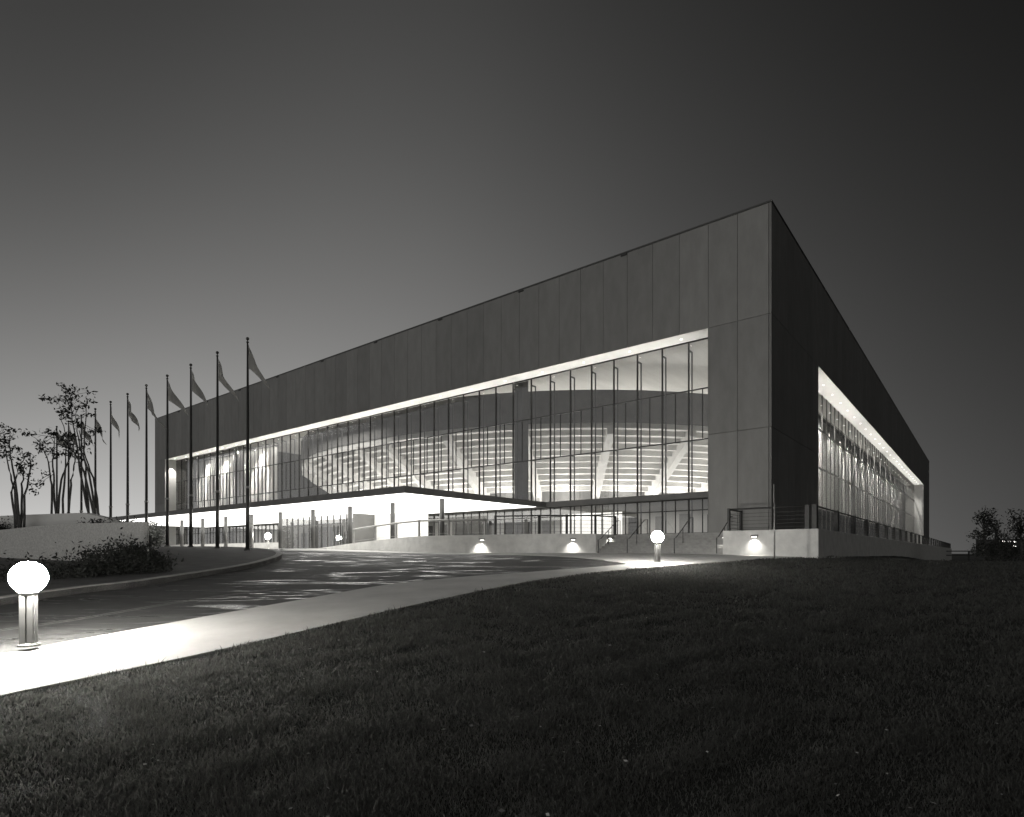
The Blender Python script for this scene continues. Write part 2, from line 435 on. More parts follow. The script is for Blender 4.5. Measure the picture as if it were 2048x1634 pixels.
# floors
bb('lobby_floor', 'conc', [(.0, LV-.5, IN+.0, LU-.5, ZP-.25, ZP)])
mezz = bb('concourse_floor', 'slabc', [(IN+.25, 15.0, IN+.5, LU-.6, 3.45, 3.85), (15.0, LV-1, IN+.25, 12.5, 3.45, 3.85)])

# glazing: one window per bay, with its mullions and transoms
TR = [7.2, 10.4]
def window_front(u0, u1, extra=True, first=False):
    mb = MB(); mb.box(IN, IN+.02, u0+.03, u1-.03, ZP, ZS-.015)
    w = mb.build('window', 'glass', B)
    mb = MB()
    mb.box(IN-.06, IN+.07, u0-.035, u0+.035, ZP, ZS-.012)
    mb.box(IN+.5, IN+.58, u0-.035, u0+.035, ZP, ZS-.55); mb.box(IN+.07, IN+.58, u0-.035, u0+.035, ZS-.6, ZS-.5)
    mb.box(IN+.07, IN+.5, u0-.015, u0+.015, 7.16, 7.22)
    um = (u0+u1)/2
    mb.box(IN-.03, IN+.05, um-.022, um+.022, TR[0]+.04, TR[1]-.04)
    mb.box(IN-.03, IN+.05, um-.022, um+.022, ZP, 3.45)
    for z in TR: mb.box(IN-.045, IN+.055, u0+.036, u1-.036, z-.035, z+.035)
    mb.box(IN-.045, IN+.055, u0+.036, u1-.036, 3.42, 3.5); mb.box(IN-.045, IN+.055, u0+.036, u1-.036, ZP, ZP+.08)
    mb.box(IN-.045, IN+.055, u0+.036, um-.023, 2.72, 2.78); mb.box(IN-.045, IN+.055, um+.023, u1-.036, 2.72, 2.78)
    mb.box(IN-.05, IN+.06, u0+.036, u1-.036, ZS-.09, ZS-.012)
    mb.build('window_frame', 'steel', w)
nb = 44; bw = (O1-O0)/nb
for i in range(nb): window_front(O0+.02+i*bw*.9995, O0+.02+(i+1)*bw*.9995)
def window_side(v0, v1):
    mb = MB(); mb.box(v0+.03, v1-.03, IN, IN+.02, ZP, ZS-.015)
    w = mb.build('window', 'glass_side', B)
    mb = MB(); mb.box(v0-.022, v0+.022, IN-.03, IN+.05, ZP, ZS-.012)
    for z in TR: mb.box(v0+.023, v1-.023, IN-.045, IN+.055, z-.06, z+.06)
    mb.box(v0+.023, v1-.023, IN-.045, IN+.055, ZP, ZP+.1)
    mb.build('window_frame', 'lit_frame', w)
nb = 52; bw = (S1-S0)/nb
for i in range(nb): window_side(S0+.02+i*bw*.9995, S0+.02+(i+1)*bw*.9995)
# big roof columns standing just behind the entrance glazing
for u in (19.9, LU-19.9):
    bb('roof_column', 'core', [(IN+.8, IN+1.6, u-.42, u+.42, ZP, 17.6)], bevel=.03)
# ceiling track pipes
mb = MB()
for d in (0, .35): mb.tube([(6+d, 5, 16.2), (6+d, 80, 16.2)], .035, 6)
mb.build('ceiling_track', 'steel', B)

# seating bowl: rounded rectangle in plan, stepped underside carried by raking beams
RB = 36.0; c1 = (41.0, 41.0)
def ring(off, n=16):
    """outline of the bowl, moved inward by off; list of (v, u)"""
    r_ = RB-off; u2 = LU-41.0; v2 = LV-41.0; P = []
    for (cv, cu, a0) in ((41., 41., 180), (v2, 41., 270), (v2, u2, 0), (41., u2, 90)):
        for k in range(n+1):
            a = R(a0+90*k/n); P.append((cv+r_*math.cos(a), cu+r_*math.sin(a)))
    return P
def loft(mb, rings):
    n = len(rings[0][0]); vs = []; fs = []
    for P, z in rings: vs += [(p[0], p[1], z) for p in P]
    for j in range(len(rings)-1):
        for k in range(n): fs.append((j*n+k, j*n+(k+1) % n, (j+1)*n+(k+1) % n, (j+1)*n+k))
    mb.add(vs, fs)
mb = MB(); rr = []
NST = 11; run = .84; rise = .49
for k in range(NST):
    rr += [(ring(k*run, 24), 12.16-k*rise), (ring(k*run, 24), 12.16-(k+1)*rise+.0)]
rr.append((ring(NST*run, 24), 12.16-NST*rise))
loft(mb, rr)
bowl = mb.build('seating_bowl', 'bowl', B)
mb = MB(); loft(mb, [(ring(.4, 24), 12.16), (ring(-.12, 24), 12.16), (ring(-.12, 24), 15.2), (ring(.3, 24), 15.2), (ring(16, 24), 4.0)])
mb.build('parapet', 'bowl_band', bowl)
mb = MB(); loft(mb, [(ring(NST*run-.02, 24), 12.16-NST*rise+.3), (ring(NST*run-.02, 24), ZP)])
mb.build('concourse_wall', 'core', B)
# narrow pilasters on the concourse wall
def normal_at(s):
    """point and inward direction on the outer ring; s = angle in degrees on the near corner, or metres past it along the entrance side"""
    if s >= 0:            # along the straight entrance side
        return (5.0, 41.0+s), (1.0, 0.0)
    a = R(180-s/1.0) if False else R(180+(-s))
    return (41+RB*math.cos(a), 41+RB*math.sin(a)), (-math.cos(a), -math.sin(a))
# world direction of the bowl axis toward the camera in local angle
a_cam = math.degrees(math.atan2(-uy, -vy)) % 360   # local angle of world -Y
def rakerlist():
    L_ = []
    for k in range(-3, 9):
        loc = a_cam-1.5+12.9*k*-1
        L_.append(loc)
    return L_
rk = []
for k in range(-5, 6):
    # phi: world angle from -Y toward +X ; local angle = a_cam + phi
    a = (a_cam+1.5+12.9*k)
    if 180 <= a <= 270: 
        rk.append(((41+RB*math.cos(R(a)), 41+RB*math.sin(R(a))), (-math.cos(R(a)), -math.sin(R(a)))))
for s in range(1): rk.append(((5.0, 44.5), (1, 0)))
for p in (52.5, 60.5, 68.5, 76): rk.append(((5.0, p), (1, 0)) if p < 45.3 else None)
rk = [q for q in rk if q]
rk.sort(key=lambda q: -math.atan2(q[0][1]-41, q[0][0]-41) % 6.2832 if q[0][1] < 41 else 99+q[0][1])
# beyond the short straight part the far corner curves away
for k in range(1, 7):
    a = 180-12.9*k+4
    rk.append(((41+RB*math.cos(R(a)), (LU-41)+RB*math.sin(R(a))), (-math.cos(R(a)), -math.sin(R(a)))))
prof = [(.1, 12.1), (.0, 11.1), (7.9, 6.0), (9.0, 3.86), (9.9, 3.86), (9.5, 6.9)]
for (pv, pu), (dv, du) in rk:
    tv, tu = -du, dv
    mb = MB(); vs = []
    for sgn in (-.34, .34):
        for o_, z in prof: vs.append((pv+dv*o_+tv*sgn, pu+du*o_+tu*sgn, z))
    n = len(prof)
    mb.add(vs, [tuple(range(n)), tuple(range(2*n-1, n-1, -1))]+[(i, (i+1) % n, n+(i+1) % n, n+i) for i in range(n)])
    mb.build('raking_beam', 'raker', bowl)
# uplights on the concourse floor, one box between each pair of beams
for i in range(len(rk)-1):
    (pv, pu), (dv, du) = rk[i]; (qv, qu), (ev, eu) = rk[i+1]
    mv, mu_ = (pv+qv)/2, (pu+qu)/2; d = Vector((dv+ev, du+eu)).normalized()
    if abs(pv-qv)+abs(pu-qu) > 16: continue
    x, y = mv+d.x*7.3, mu_+d.y*7.3
    mb = MB(); mb.box(x-.3, x+.3, y-.3, y+.3, 3.86, 4.1); up_ = mb.build('uplight', 'steel', B)
    a = area('uplight_and_fill', (x, y, 4.15), (R(180), 0, 0), 3, 2, 540, 160, parent=B)
    area('uplight_and_fill', (mv+d.x*.6, mu_+d.y*.6, 4.0), (R(180), 0, 0), 3, 2, 220, 160, parent=B)  # added fill from outside the bowl, no fixture box
# arena lighting above the seats washing the ceiling
area('concourse_fill', (3.2, 58, 13.3), (0, 0, 0), 1.6, 36, 1500, parent=B)  # added fill for the dark far end of the concourse, no fixture
area('arena_lamp', (60, 43, 12.5), (R(180), 0, 0), 60, 34, 150000, parent=B)
# lobby wall behind the glazing with openings, doors and lit panels
mb = MB()
mb.box(11.2, 11.5, 4, 30, ZP, 3.45); mb.box(11.2, 11.5, 36, 82, ZP, 3.45)
mb.build('lobby_wall', 'lobby', B)
for i in range(34):
    u = 4.6+i*2.3
    if 30 < u < 36: continue
    h = random.choice((2.9, 3.1, 3.2)); w_ = random.choice((.7, .9, 1.3))
    bb('lobby_door', random.choice(['dark', 'dark', 'core', 'slabc']), [(11.1, 11.19, u, u+w_, ZP, h)])
for i in range(6):
    u = 12.3+i*.93
    bb('lit_panel', 'panel_lit', [(5.4, 5.5, u, u+.78, ZP+.05, 3.2)])
area('lobby_lamp', (6.2, 24, 3.4), (0, 0, 0), 7, 36, 1000, parent=B)
area('lobby_lamp', (6.2, 62, 3.4), (0, 0, 0), 7, 36, 1300, parent=B)
# added upward strip lights without fixtures, to brighten the recess soffits
for u in (23.5, 62.8):
    area('soffit_fill', (.75, u, 4.3), (R(180), 0, 0), .5, 38, 430, 42, parent=B)
for v in (24, 47.5, 71, 94):
    area('soffit_fill', (v, .75, ZP+.15), (R(180), 0, 0), 22, .5, 240, 34, parent=B)
# small downlights in the soffits
for i in range(22):
    u = O0+2+i*3.6
    MB().lathe([(.07, ZS-.03), (.07, ZS-.012)], 10, (.75, u)).build('downlight', 'bulb', B)
for i in range(26):
    MB().lathe([(.07, ZS-.03), (.07, ZS-.012)], 10, (S0+2+i*3.6, .75)).build('downlight', 'bulb', B)
spot('jamb_spot', (.8, O1-.9, ZS-.1), (0, .25, -1), 900, 50, .3, .05, B)

# curtains
def curtain(mb, a0, a1, axis_, fixed, z0, z1, amp=.16, per=.55):
    n = int((a1-a0)/.07); top = []; ph = 0; vs = []
    for i in range(n+1):
        a = a0+(a1-a0)*i/n; ph += .07/per*2*math.pi*(.75+.5*math.sin(i*.013)+.25*random.random())
        off = fixed+amp*math.sin(ph)*(1+.4*math.sin(i*.031))
        for z in (z0, z1):
            vs.append((a, off, z) if axis_ == 'v' else (off, a, z))
    mb.add(vs, [(2*i, 2*i+2, 2*i+3, 2*i+1) for i in range(n)])
C1 = tag(bthing('curtain', 0, 0, 0), 'long pleated pale curtain drawn behind the side facade glazing', 'curtain')
mb = MB(); curtain(mb, S0+.3, S1-.3, 'v', IN+2.0, ZP+.02, 13.45, .018, .9); mb.build('drape', 'curtain', C1, smooth=True)
MB().box(S0+.3, S1-.3, IN+1.7, IN+2.3, 13.46, 13.54).build('curtain_rail', 'steel', C1)
C2 = tag(bthing('curtain', 0, 0, 0), 'pleated pale curtain behind the far end of the entrance glazing', 'curtain')
mb = MB(); curtain(mb, 58.5, 80.5, 'u', IN+1.9, 3.87, 13.2, .17, .6); mb.build('drape', 'curtain', C2, smooth=True)
MB().box(IN+1.6, IN+2.2, 58.5, 80.5, 13.21, 13.3).build('curtain_rail', 'steel', C2)
random.seed(5)
v = S0+1.2
while v < S1-1:
    spot('curtain_spot', (v, IN+1.3+random.uniform(-.08, .08), 13.4), (random.uniform(-.04, .04), .035, -1), random.choice([7000, 12000, 18000, 27000]), random.uniform(34, 44), 1.0, .25, B)
    v += random.choice([1.6, 2.4, 4.5, 5.5, 6.5])
for i in range(18): spot('curtain_fill', (S0+2.6+i*5.2, IN+.9, 13.4), (0, .1, -1), 2400, 120, .8, .06, B)  # added unseen fill lights, raise the curtain's base brightness
for u in (60, 63.5, 69, 72, 77, 79.5): spot('curtain_spot', (IN+.7, u, 13.2), (.13, 0, -1), random.uniform(5000, 12000), 30, .5, .04, B)
for u in (61, 66, 71, 76): spot('curtain_fill', (IN+.8, u, 13.2), (.1, 0, -1), 4500, 120, .8, .06, B)  # the same added fill for the entrance-side curtain

# ------------------------------------------------------------------ canopy (part of the building)
K0, K1, KV = 16.3, 69.8, -12.75
cn = bb('canopy', 'fascia', [(KV, .0, K0, K1, 3.45, 3.85), (-.0, IN-.07, K0, K1, 3.45, 3.85)])
bb('glowing_soffit', 'lum', [(KV+.12, -.02, K0+.12, K1-.12, 3.425, 3.447)], parent=cn)  # soffit made to glow in place of light from its downlights
bb('beam', 'fascia', [(IN-.5, IN-.07, O0+.03, K0-.01, 3.48, 3.85)], parent=cn)
for i in range(9):
    u = 17.1+4.72*i; x, y = Wd(-9.0, u); zb = min(float(gz(x, y)), .3)-.1
    MB().lathe([(.16, zb), (.16, 3.42)], 18, (-9.0, u)).build('column', 'steel', cn, smooth=True)
# projecting glazed entrance vestibule
V = bb('vestibule', 'core', [(-4.3, -.05, 44.0, 44.2, .2, 3.42), (-4.3, -.05, 32.4, 32.6, .2, 3.42), (-.3, -.05, 32.61, 43.99, .2, 3.42)])
for i in range(12):
    u = 32.62+i*.948
    w = MB().box(-4.25, -4.23, u+.03, u+.92, .3, 3.41).build('window', 'glass', B)
    MB().box(-4.3, -4.18, u-.03, u+.03, .2, 3.42).box(-4.29, -4.19, u+.031, u+.917, 2.5, 2.56).build('mullion', 'steel', w)
for i in range(9):
    u = 33.2+i*1.2
    bb('vestibule_door', 'dark', [(-2.4, -2.31, u, u+random.choice((.8, .8, 1.05)), .2, random.choice((2.0, 2.5, 2.5)))])
bb('wall_panel', 'white', [(-2.2, -2.0, 25.8, 32.39, -.3, 3.42)])
area('vestibule_lamp', (-2.2, 38, 3.35), (0, 0, 0), 3, 10, 25, parent=B)

# ------------------------------------------------------------------ terrace, retaining walls, steps
def wl(pts): return [Wd(*p) for p in pts]
# right-hand terrace block
T1 = tag(empty('retaining_wall', (*Wd(-2.4, -2.87), -.3)), 'smooth concrete retaining wall of the terrace wrapping the building corner', 'wall')
def local(mb, th): mb.v = [(x-th.location.x, y-th.location.y, z-th.location.z) for x, y, z in mb.v]; return mb
pts = wl([(140, -2.87), (60, -2.87), (10, -2.87), (-2.4, -2.87), (-2.4, 1.9), (0, 1.9)])
mb = MB(); P = wl([(150, -2.87), (-2.4, -2.87), (-2.4, 1.9), (.0, 1.9), (.0, 1.4), (-1.9, 1.4), (-1.9, -2.37), (150, -2.37)])
mb.prism(P, -4, ZP); local(mb, T1).build('wall', 'conc_lt', T1, bevel=.02)
mb = MB(); mb.prism(wl([(150.05, -2.92), (-2.45, -2.92), (-2.45, 1.95), (-.02, 1.95), (-.02, 1.35), (-1.85, 1.35), (-1.85, -2.32), (150.05, -2.32)]), ZP+.003, ZP+.05)
fl = MB().prism(wl([(-1.9, -2.37), (-1.9, 1.4), (0, 1.4), (0, -.03), (150, -.03), (150, -2.37)]), ZP-.3, ZP-.01)
tag(fl.build('terrace_floor', 'conc'), kind='structure')
fl = MB().prism(wl([(-.0, 1.9), (-.0, 4.0), (-.0, 80), (IN-.02, 80), (IN-.02, 1.9)]), ZP-.3, ZP-.006)
tag(fl.build('terrace_floor', 'conc'), kind='structure')
# left-hand curved wall with a ramp behind it
cv = [(Wd(0, 9.9), 1.25), (Wd(-2.4, 9.9), 1.25)]
wall_pts = [(5.33, 37.45, 1.25), (3.6, 37.35, 1.25), (2.4, 37.3, 1.25), (.6, 38.0, 1.25), (-2.05, 37.1, 1.17), (-4.2, 36.0, 1.1), (-5.9, 35.8, 1.04), (-7.5, 37.3, .96), (-9.2, 38.9, .84), (-11.2, 40.8, .69), (-13.2, 42.8, .5), (-15.0, 44.8, .35)]
T2 = tag(empty('retaining_wall', (*Wd(-2.4, 9.9), -.3)), 'long white curving ramp wall tapering down in front of the canopy', 'wall')
pp = [Wd(.2, 9.9)]+[(a, b_) for a, b_, c_ in wall_pts]; zz = [1.25]+[c_ for a, b_, c_ in wall_pts]
def fine(pts, zz, it=2):
    q = [(x, y, z) for (x, y), z in zip(pts, zz)]
    for _ in range(it):
        o = [q[0]]
        for a, b in zip(q[:-1], q[1:]):
            o += [tuple(a[i]*.75+b[i]*.25 for i in range(3)), tuple(a[i]*.25+b[i]*.75 for i in range(3))]
        q = o+[q[-1]]
    return q
q = [(*pp[0], 1.25), (*pp[1], 1.25)]+fine([p for p in pp[1:]], zz[1:])[1:]
mb = MB(); mb.wallstrip([(a, b_) for a, b_, c_ in q][::1], -.35, -1.0, [c_ for a, b_, c_ in q])
local(mb, T2).build('wall', 'conc_lt', T2)
# ramp / upper terrace surface behind the curved wall
inner = [(a, b_) for a, b_, c_ in q[1:]]
V3 = []; fs = []
back = [Wd(0, 9.9+(31-9.9)*i/(len(inner)-1)) for i in range(len(inner))]
mb = MB(); vs = []
for i, (p, bk) in enumerate(zip(q[1:], back)):
    vs += [(p[0]+.0, p[1]+.15, p[2]-.12), (bk[0], bk[1], max(p[2]-.1, ZP-.12) if True else 0)]
mb.add(vs, [(2*i, 2*i+1, 2*i+3, 2*i+2) for i in range(len(inner)-1)])
tag(mb.build('ramp', 'conc'), kind='structure')
# entrance forecourt under the canopy (pale paving up to the vestibule)
fp = [(-13.6, 43.2), (-15.4, 45.0), (-19, 48), (-26, 53), (-40, 64.5)]+[Wd(-.02, 82), Wd(-.02, 31.5), (-11.0, 44)]
sheet('forecourt', fp, .10, 'path', 1.2, skirt=.2)
fl = MB().prism(wl([(-3.4, 45), (-3.4, 82), (-.02, 82), (-.02, 45)]), -.2, ZP-.15)
tag(fl.build('terrace_floor', 'conc'), kind='structure')
# steps
ST = tag(bthing('stairs', -2.4, 5.9, 0), 'wide flight of concrete steps up to the glass entrance doors', 'stairs')
mb = MB(); nr = 8; rz_ = (ZP+.0)/nr
for i in range(nr):
    v0 = -2.35+i*.31
    mb.box(v0+2.4, (2.43 if i == nr-1 else v0+2.4+.309), 1.92-5.9, 9.88-5.9, -.3, rz_*(i+1)-.004-(.045 if i < nr-1 else 0))
    if i < nr-1: mb.box(v0+2.4-.03, v0+2.4+.309, 1.93-5.9, 9.87-5.9, rz_*(i+1)-.049, rz_*(i+1)-.004)
mb.build('step', 'step', ST, bevel=.012)
# handrails on the steps
def handrail(u, label):
    t_ = tag(bthing('handrail', -2.6, u, 0), label, 'handrail', 'handrails on the entrance steps')
    mb = MB(); mb.tube([(-.05, 0, .0), (-.05, 0, .86), (.25, 0, .95), (2.3, 0, 2.15), (2.75, 0, 2.2), (2.75, 0, 1.25)], .026, 8)
    mb.build('rail', 'rail', t_, smooth=True)
    for x, z0, z1 in ((1.2, .55, 1.5),):
        MB().tube([(x, 0, z0), (x, 0, z1)], .022, 8).build('post', 'rail', t_, smooth=True)
handrail(9.6, 'thin handrail against the side of the left ramp wall')
handrail(7.6, 'slender metal handrail on the steps left of the far bollard')
handrail(4.6, 'slender metal handrail on the steps right of the far bollard')
handrail(2.15, 'short handrail beside the lamp end of the right terrace wall')

# ------------------------------------------------------------------ guard fences
def fence(label, pts, posts_every, top=1.17, cables=5, zf=None, postw=.26, group=None, m='rail', railr=.045):
    """pts in building frame (v, u, z)"""
    t_ = bthing('guardrail', pts[0][0], pts[0][1], pts[0][2]); tag(t_, label, 'railing', 'guardrails round the terrace')
    o = pts[0]; q = [Vector((p[0]-o[0], p[1]-o[1], p[2]-o[2])) for p in pts]
    posts = []
    for a, b in zip(q[:-1], q[1:]):
        L_ = (b-a).length; n = max(1, round(L_/posts_every))
        for i in range(n): posts.append((a.lerp(b, i/n), (b-a).normalized()))
    posts.append((q[-1], (q[-1]-q[-2]).normalized()))
    for p, d in posts[:100]:
        w = postw/2
        MB().box(p.x-w, p.x+w, p.y-w*.55, p.y+w*.55, p.z+.0, p.z+top+.06).build('post', m, t_) if abs(d.x) > .5 else \
            MB().box(p.x-w*.55, p.x+w*.55, p.y-w, p.y+w, p.z+.0, p.z+top+.06).build('post', m, t_)
    mb = MB(); mb.tube([p+Vector((0, 0, top)) for p in q], railr, 8); mb.build('top_rail', m, t_, smooth=True)
    mb = MB()
    for k in range(cables): 
        z = .14+k*(top-.2)/cables
        mb.tube([p+Vector((0, 0, z)) for p in q], .009, 5)
    mb.build('cable', m, t_)
    return t_
zt = ZP+.004
fence('dark cable guardrail running along the terrace beside the long side facade', [(-2.1, -2.65, zt), (148, -2.65, zt)], 5.5, postw=.4)
fence('dark cable guardrail on the terrace wall at the building corner', [(-2.15, -2.3, zt), (-2.15, 1.65, zt), (-.1, 1.65, zt)], 4.2, postw=.2)
def inv(x, y): 
    dx, dy = x-CX, y-CY; return dx*vx+dy*vy, dx*ux+dy*uy
a_ = [inv(p[0], p[1]+.18)+(p[2]+.003,) for p in q[1:]]
pr = [(-.3, 9.7, 1.253)]+[(-2.2, 10.1, 1.253)]
idx = [2, 8, 14, 20]
t_ = fence('dark guardrail with a box post on the ramp wall beside the steps', pr+[a_[i] for i in (6, 11, 16)], 5.6, cables=4, postw=.16)
t_ = fence('twin-rail grey ramp rail sloping down in front of the vestibule', [a_[i] for i in (17, 21, 25, 29, 33, 37)], 3.6, top=.95, cables=1, postw=.14, m='greyrail', railr=.06)

# ------------------------------------------------------------------ lamps
def bollard(label, x, y, m, h=1.15, group='globe bollard lamps', sc=1.0):
    z = float(gz(x, y))+.09
    t_ = tag(empty('bollard_lamp', (x, y, z), R(20)), label, 'bollard lamp', group)
    mb = MB()
    for a in (0, 90, 180, 270):
        ca, sa = math.cos(R(a)), math.sin(R(a))
        def q_(px, py, pz): return (px*ca-py*sa, px*sa+py*ca, pz)
        vs = [q_(*p) for p in [(.03, .01, .03), (.1, .01, .03), (.1, .085, .03), (.085, .1, .03), (.01, .1, .03), (.01, .03, .03)]]
        top = [(x_, y_, h-.32) for x_, y_, z_ in vs]; n = len(vs)
        mb.add(vs+top, [tuple(range(n)), tuple(range(2*n-1, n-1, -1))]+[(i, (i+1) % n, n+(i+1) % n, n+i) for i in range(n)])
    mb.build('shaft', 'bollard', t_)
    MB().lathe([(.15, 0), (.15, .03), (.11, .05)], 20).build('base', 'bollard', t_, smooth=False)
    MB().lathe([(.11, h-.32), (.14, h-.27), (.13, h-.22)], 20).build('collar', 'bollard', t_)
    R_ = .26
    MB().lathe([(R_*math.cos(R(a)), h-.02+R_*math.sin(R(a))) for a in range(-75, 91, 12)]+[(.001, h-.02+R_)], 24).build('globe', m, t_, smooth=True)
    return t_
bollard('metal bollard lamp glowing on the bright path in the near foreground', *G(57, 1303), 'globe')
bollard('metal bollard lamp glowing at the foot of the entrance steps', *G(1315, 1130), 'globe_far')
bx, by = -21.5, 52.0
bollard('small bollard lamp glowing on the forecourt under the canopy', bx, by, 'globe_far')
def wall_lamp(label, x, y, z, nx_, ny_, p=60):
    p *= 2.6
    a = math.atan2(ny_, nx_)
    t_ = tag(empty('wall_lamp', (x, y, z), a), label, 'wall lamp', 'hooded lamps on the terrace walls')
    MB().box(0, .05, -.13, .13, -.08, .08).build('back_plate', 'hood', t_)
    mb = MB(); mb.add([(.0, -.17, .1), (.2, -.17, .04), (.2, .17, .04), (.0, .17, .1), (.0, -.17, .0), (.2, -.17, .0), (.2, .17, .0), (.0, .17, .0)],
        [(0,1,2,3),(0,4,5,1),(1,5,6,2),(2,6,7,3),(0,3,7,4)]); mb.build('hood', 'hood', t_)
    MB().box(.06, .16, -.11, .11, -.03, -.005).build('lens', 'bulb', t_)
    o = spot('wall_lamp_bulb', (.17, 0, -.05), (-.18, 0, -1), p*.85, 118, 1.0, .09, t_)
    return t_
nfx, nfy = -vx, -vy
def onwall(u, z): x, y = Wd(-2.4, u); return x-vx*.003, y-vy*.003, z
wall_lamp('hooded lamp glowing on the terrace wall at the building corner', *onwall(.2, .9), nfx, nfy, 45)
wall_lamp('hooded lamp glowing on the ramp wall nearest the steps', 3.85, 37.30, .88, .06, -1, 60)
wall_lamp('hooded lamp glowing on the curved part of the ramp wall', -1.9, 37.0, .85, .25, -1, 60)
x, y = Wd(-.9, 9.9); wall_lamp('small lamp on the side wall at the left end of the steps', x-ux*.01, y-uy*.01, 1.0, -ux, -uy, 45)
x, y = Wd(-1.9, 1.9); wall_lamp('small lamp on the side wall at the right end of the steps', x+ux*.003, y+uy*.003, .9, ux, uy, 40)

# ------------------------------------------------------------------ sign post
x, y = G(1549, 1118.5); z = float(gz(x, y))
t_ = tag(empty('sign_post', (x, y, z), R(-26)), 'thin sign post standing in the grass before the corner wall', 'sign post')
MB().tube([(0, 0, -.1), (0, 0, 3.2)], .035, 8).build('post', 'greyrail', t_, smooth=True)
MB().box(-.03, -.012, -.3, .3, 2.75, 3.62).build('sign_plate', 'sign', t_)

# ------------------------------------------------------------------ flagpoles and flags
ORD = ['rightmost', 'second', 'third', 'fourth', 'fifth', 'sixth', 'seventh', 'eighth', 'ninth', 'tenth', 'leftmost']
def olab(i, what):
    if i == 0: return what+', rightmost and nearest of the row'
    if i == 10: return what+', leftmost and farthest of the row'
    return what+', %s from the right in the row' % ORD[i]
HT = 12.0
def make_pole(loc):
    t_ = empty('flagpole', loc, ROT); zb = loc[2]
    MB().lathe([(.2, -.1), (.2, .04), (.13, .1)], 16).build('base', 'pole', t_)
    MB().tube([(0, 0, 0), (0, 0, 3.7-zb), (0, 0, 3.71-zb), (0, 0, HT-zb-.3)], [.105, .098, .085, .045], 12).build('shaft', 'pole', t_, smooth=True)
    MB().lathe([(.125, 3.62-zb), (.125, 3.74-zb)], 14).build('collar', 'greyrail', t_)
    MB().lathe([(.05, HT-zb-.3), (.08, HT-zb-.24), (.03, HT-zb-.2), (.03, HT-zb-.14)]+[(.09*math.cos(R(a))+.001, HT-zb-.06+.09*math.sin(R(a))) for a in range(-70, 91, 20)], 12).build('finial', 'pole', t_, smooth=True)
    MB().tube([(.1, 0, 1.1-zb), (.07, 0, HT-zb-.4)], .008, 4).build('halyard', 'rail', t_)
    return t_
poles = []
for i in range(11):
    px_, py_ = -14.7-.235*12*i, 32.8+.19*12*i
    loc = (px_, py_, float(gz(px_, py_))+.17)
    t_ = make_pole(loc); tag(t_, olab(i, 'tall flagpole'), 'flagpole', 'row of flagpoles')
    # a limp flag, its fly end sagging down and away from the pole
    f_ = tag(empty('flag', (px_, py_, HT-.45), random.uniform(-.25, .15)), olab(i, 'limp grey flag hanging from a tall flagpole'), 'flag', 'flags on the row of poles')
    nu, nv_ = 14, 18; vs = []; wdt = random.uniform(1.0, 1.7); drop = random.uniform(.45, 1.2); ph = random.uniform(0, 6); random_k = random.uniform(5, 10)
    for a in range(nu+1):
        s_ = a/nu
        for b_ in range(nv_+1):
            t2 = b_/nv_
            xx = .06+wdt*s_*(.35+.65*t2**.8); zz_ = -1.25*t2-(s_**1.15)*1.5*drop
            yy_ = .17*math.sin(s_*random_k+ph+t2*2.5)*(.3+s_)
            vs.append((xx, yy_, zz_))
    fs = [(a*(nv_+1)+b_, (a+1)*(nv_+1)+b_, (a+1)*(nv_+1)+b_+1, a*(nv_+1)+b_+1) for a in range(nu) for b_ in range(nv_)]
    MB().add(vs, fs).build('cloth', 'flag', f_, smooth=True)

# ------------------------------------------------------------------ planter
PL = tag(empty('planter', (-14.6, 24.2, -.8)), 'raised round planter wall of speckled exposed-aggregate concrete', 'planter')
outer = smooth_poly([(-20.5, 32), (-17.7, 28), (-15.6, 25), (-14.65, 24.0), (-15.6, 24.1), (-18.6, 25.5), (-22.5, 27.0), (-27.0, 28.8), (-33, 31.5)], 2)
zt_ = []
for x, y in outer:
    zt_.append(1.29 if x > -20.5 else max(.75, 1.29-.055*(-20.5-x)))
mb = MB(); mb.wallstrip(outer[::-1], .35, -2, zt_[::-1]); local(mb, PL).build('outer_wall', 'agg', PL, bevel=.02)
Wt = tag(empty('planter_wall', (-21.2, 29.2, 1)), 'pale inner planter wall sloping down to a point', 'planter wall')
iw = [(-18.0, 26.9), (-19.2, 28.0), (-21.2, 29.2), (-25.5, 30.8), (-29.8, 32.3), (-36, 34.3)]; iz = [1.33, 1.66, 2.02, 2.02, 1.98, 1.9]
mb = MB(); mb.wallstrip(iw[::-1], .4, -.5, iz[::-1]); local(mb, Wt).build('wall', 'white', Wt)
so = MB().prism([(x*.99-.2, y+.25) for x, y in outer]+[(-38, 40), (-27, 38)], -1.0, .72)
local(so, PL).build('soil', 'soil', PL)

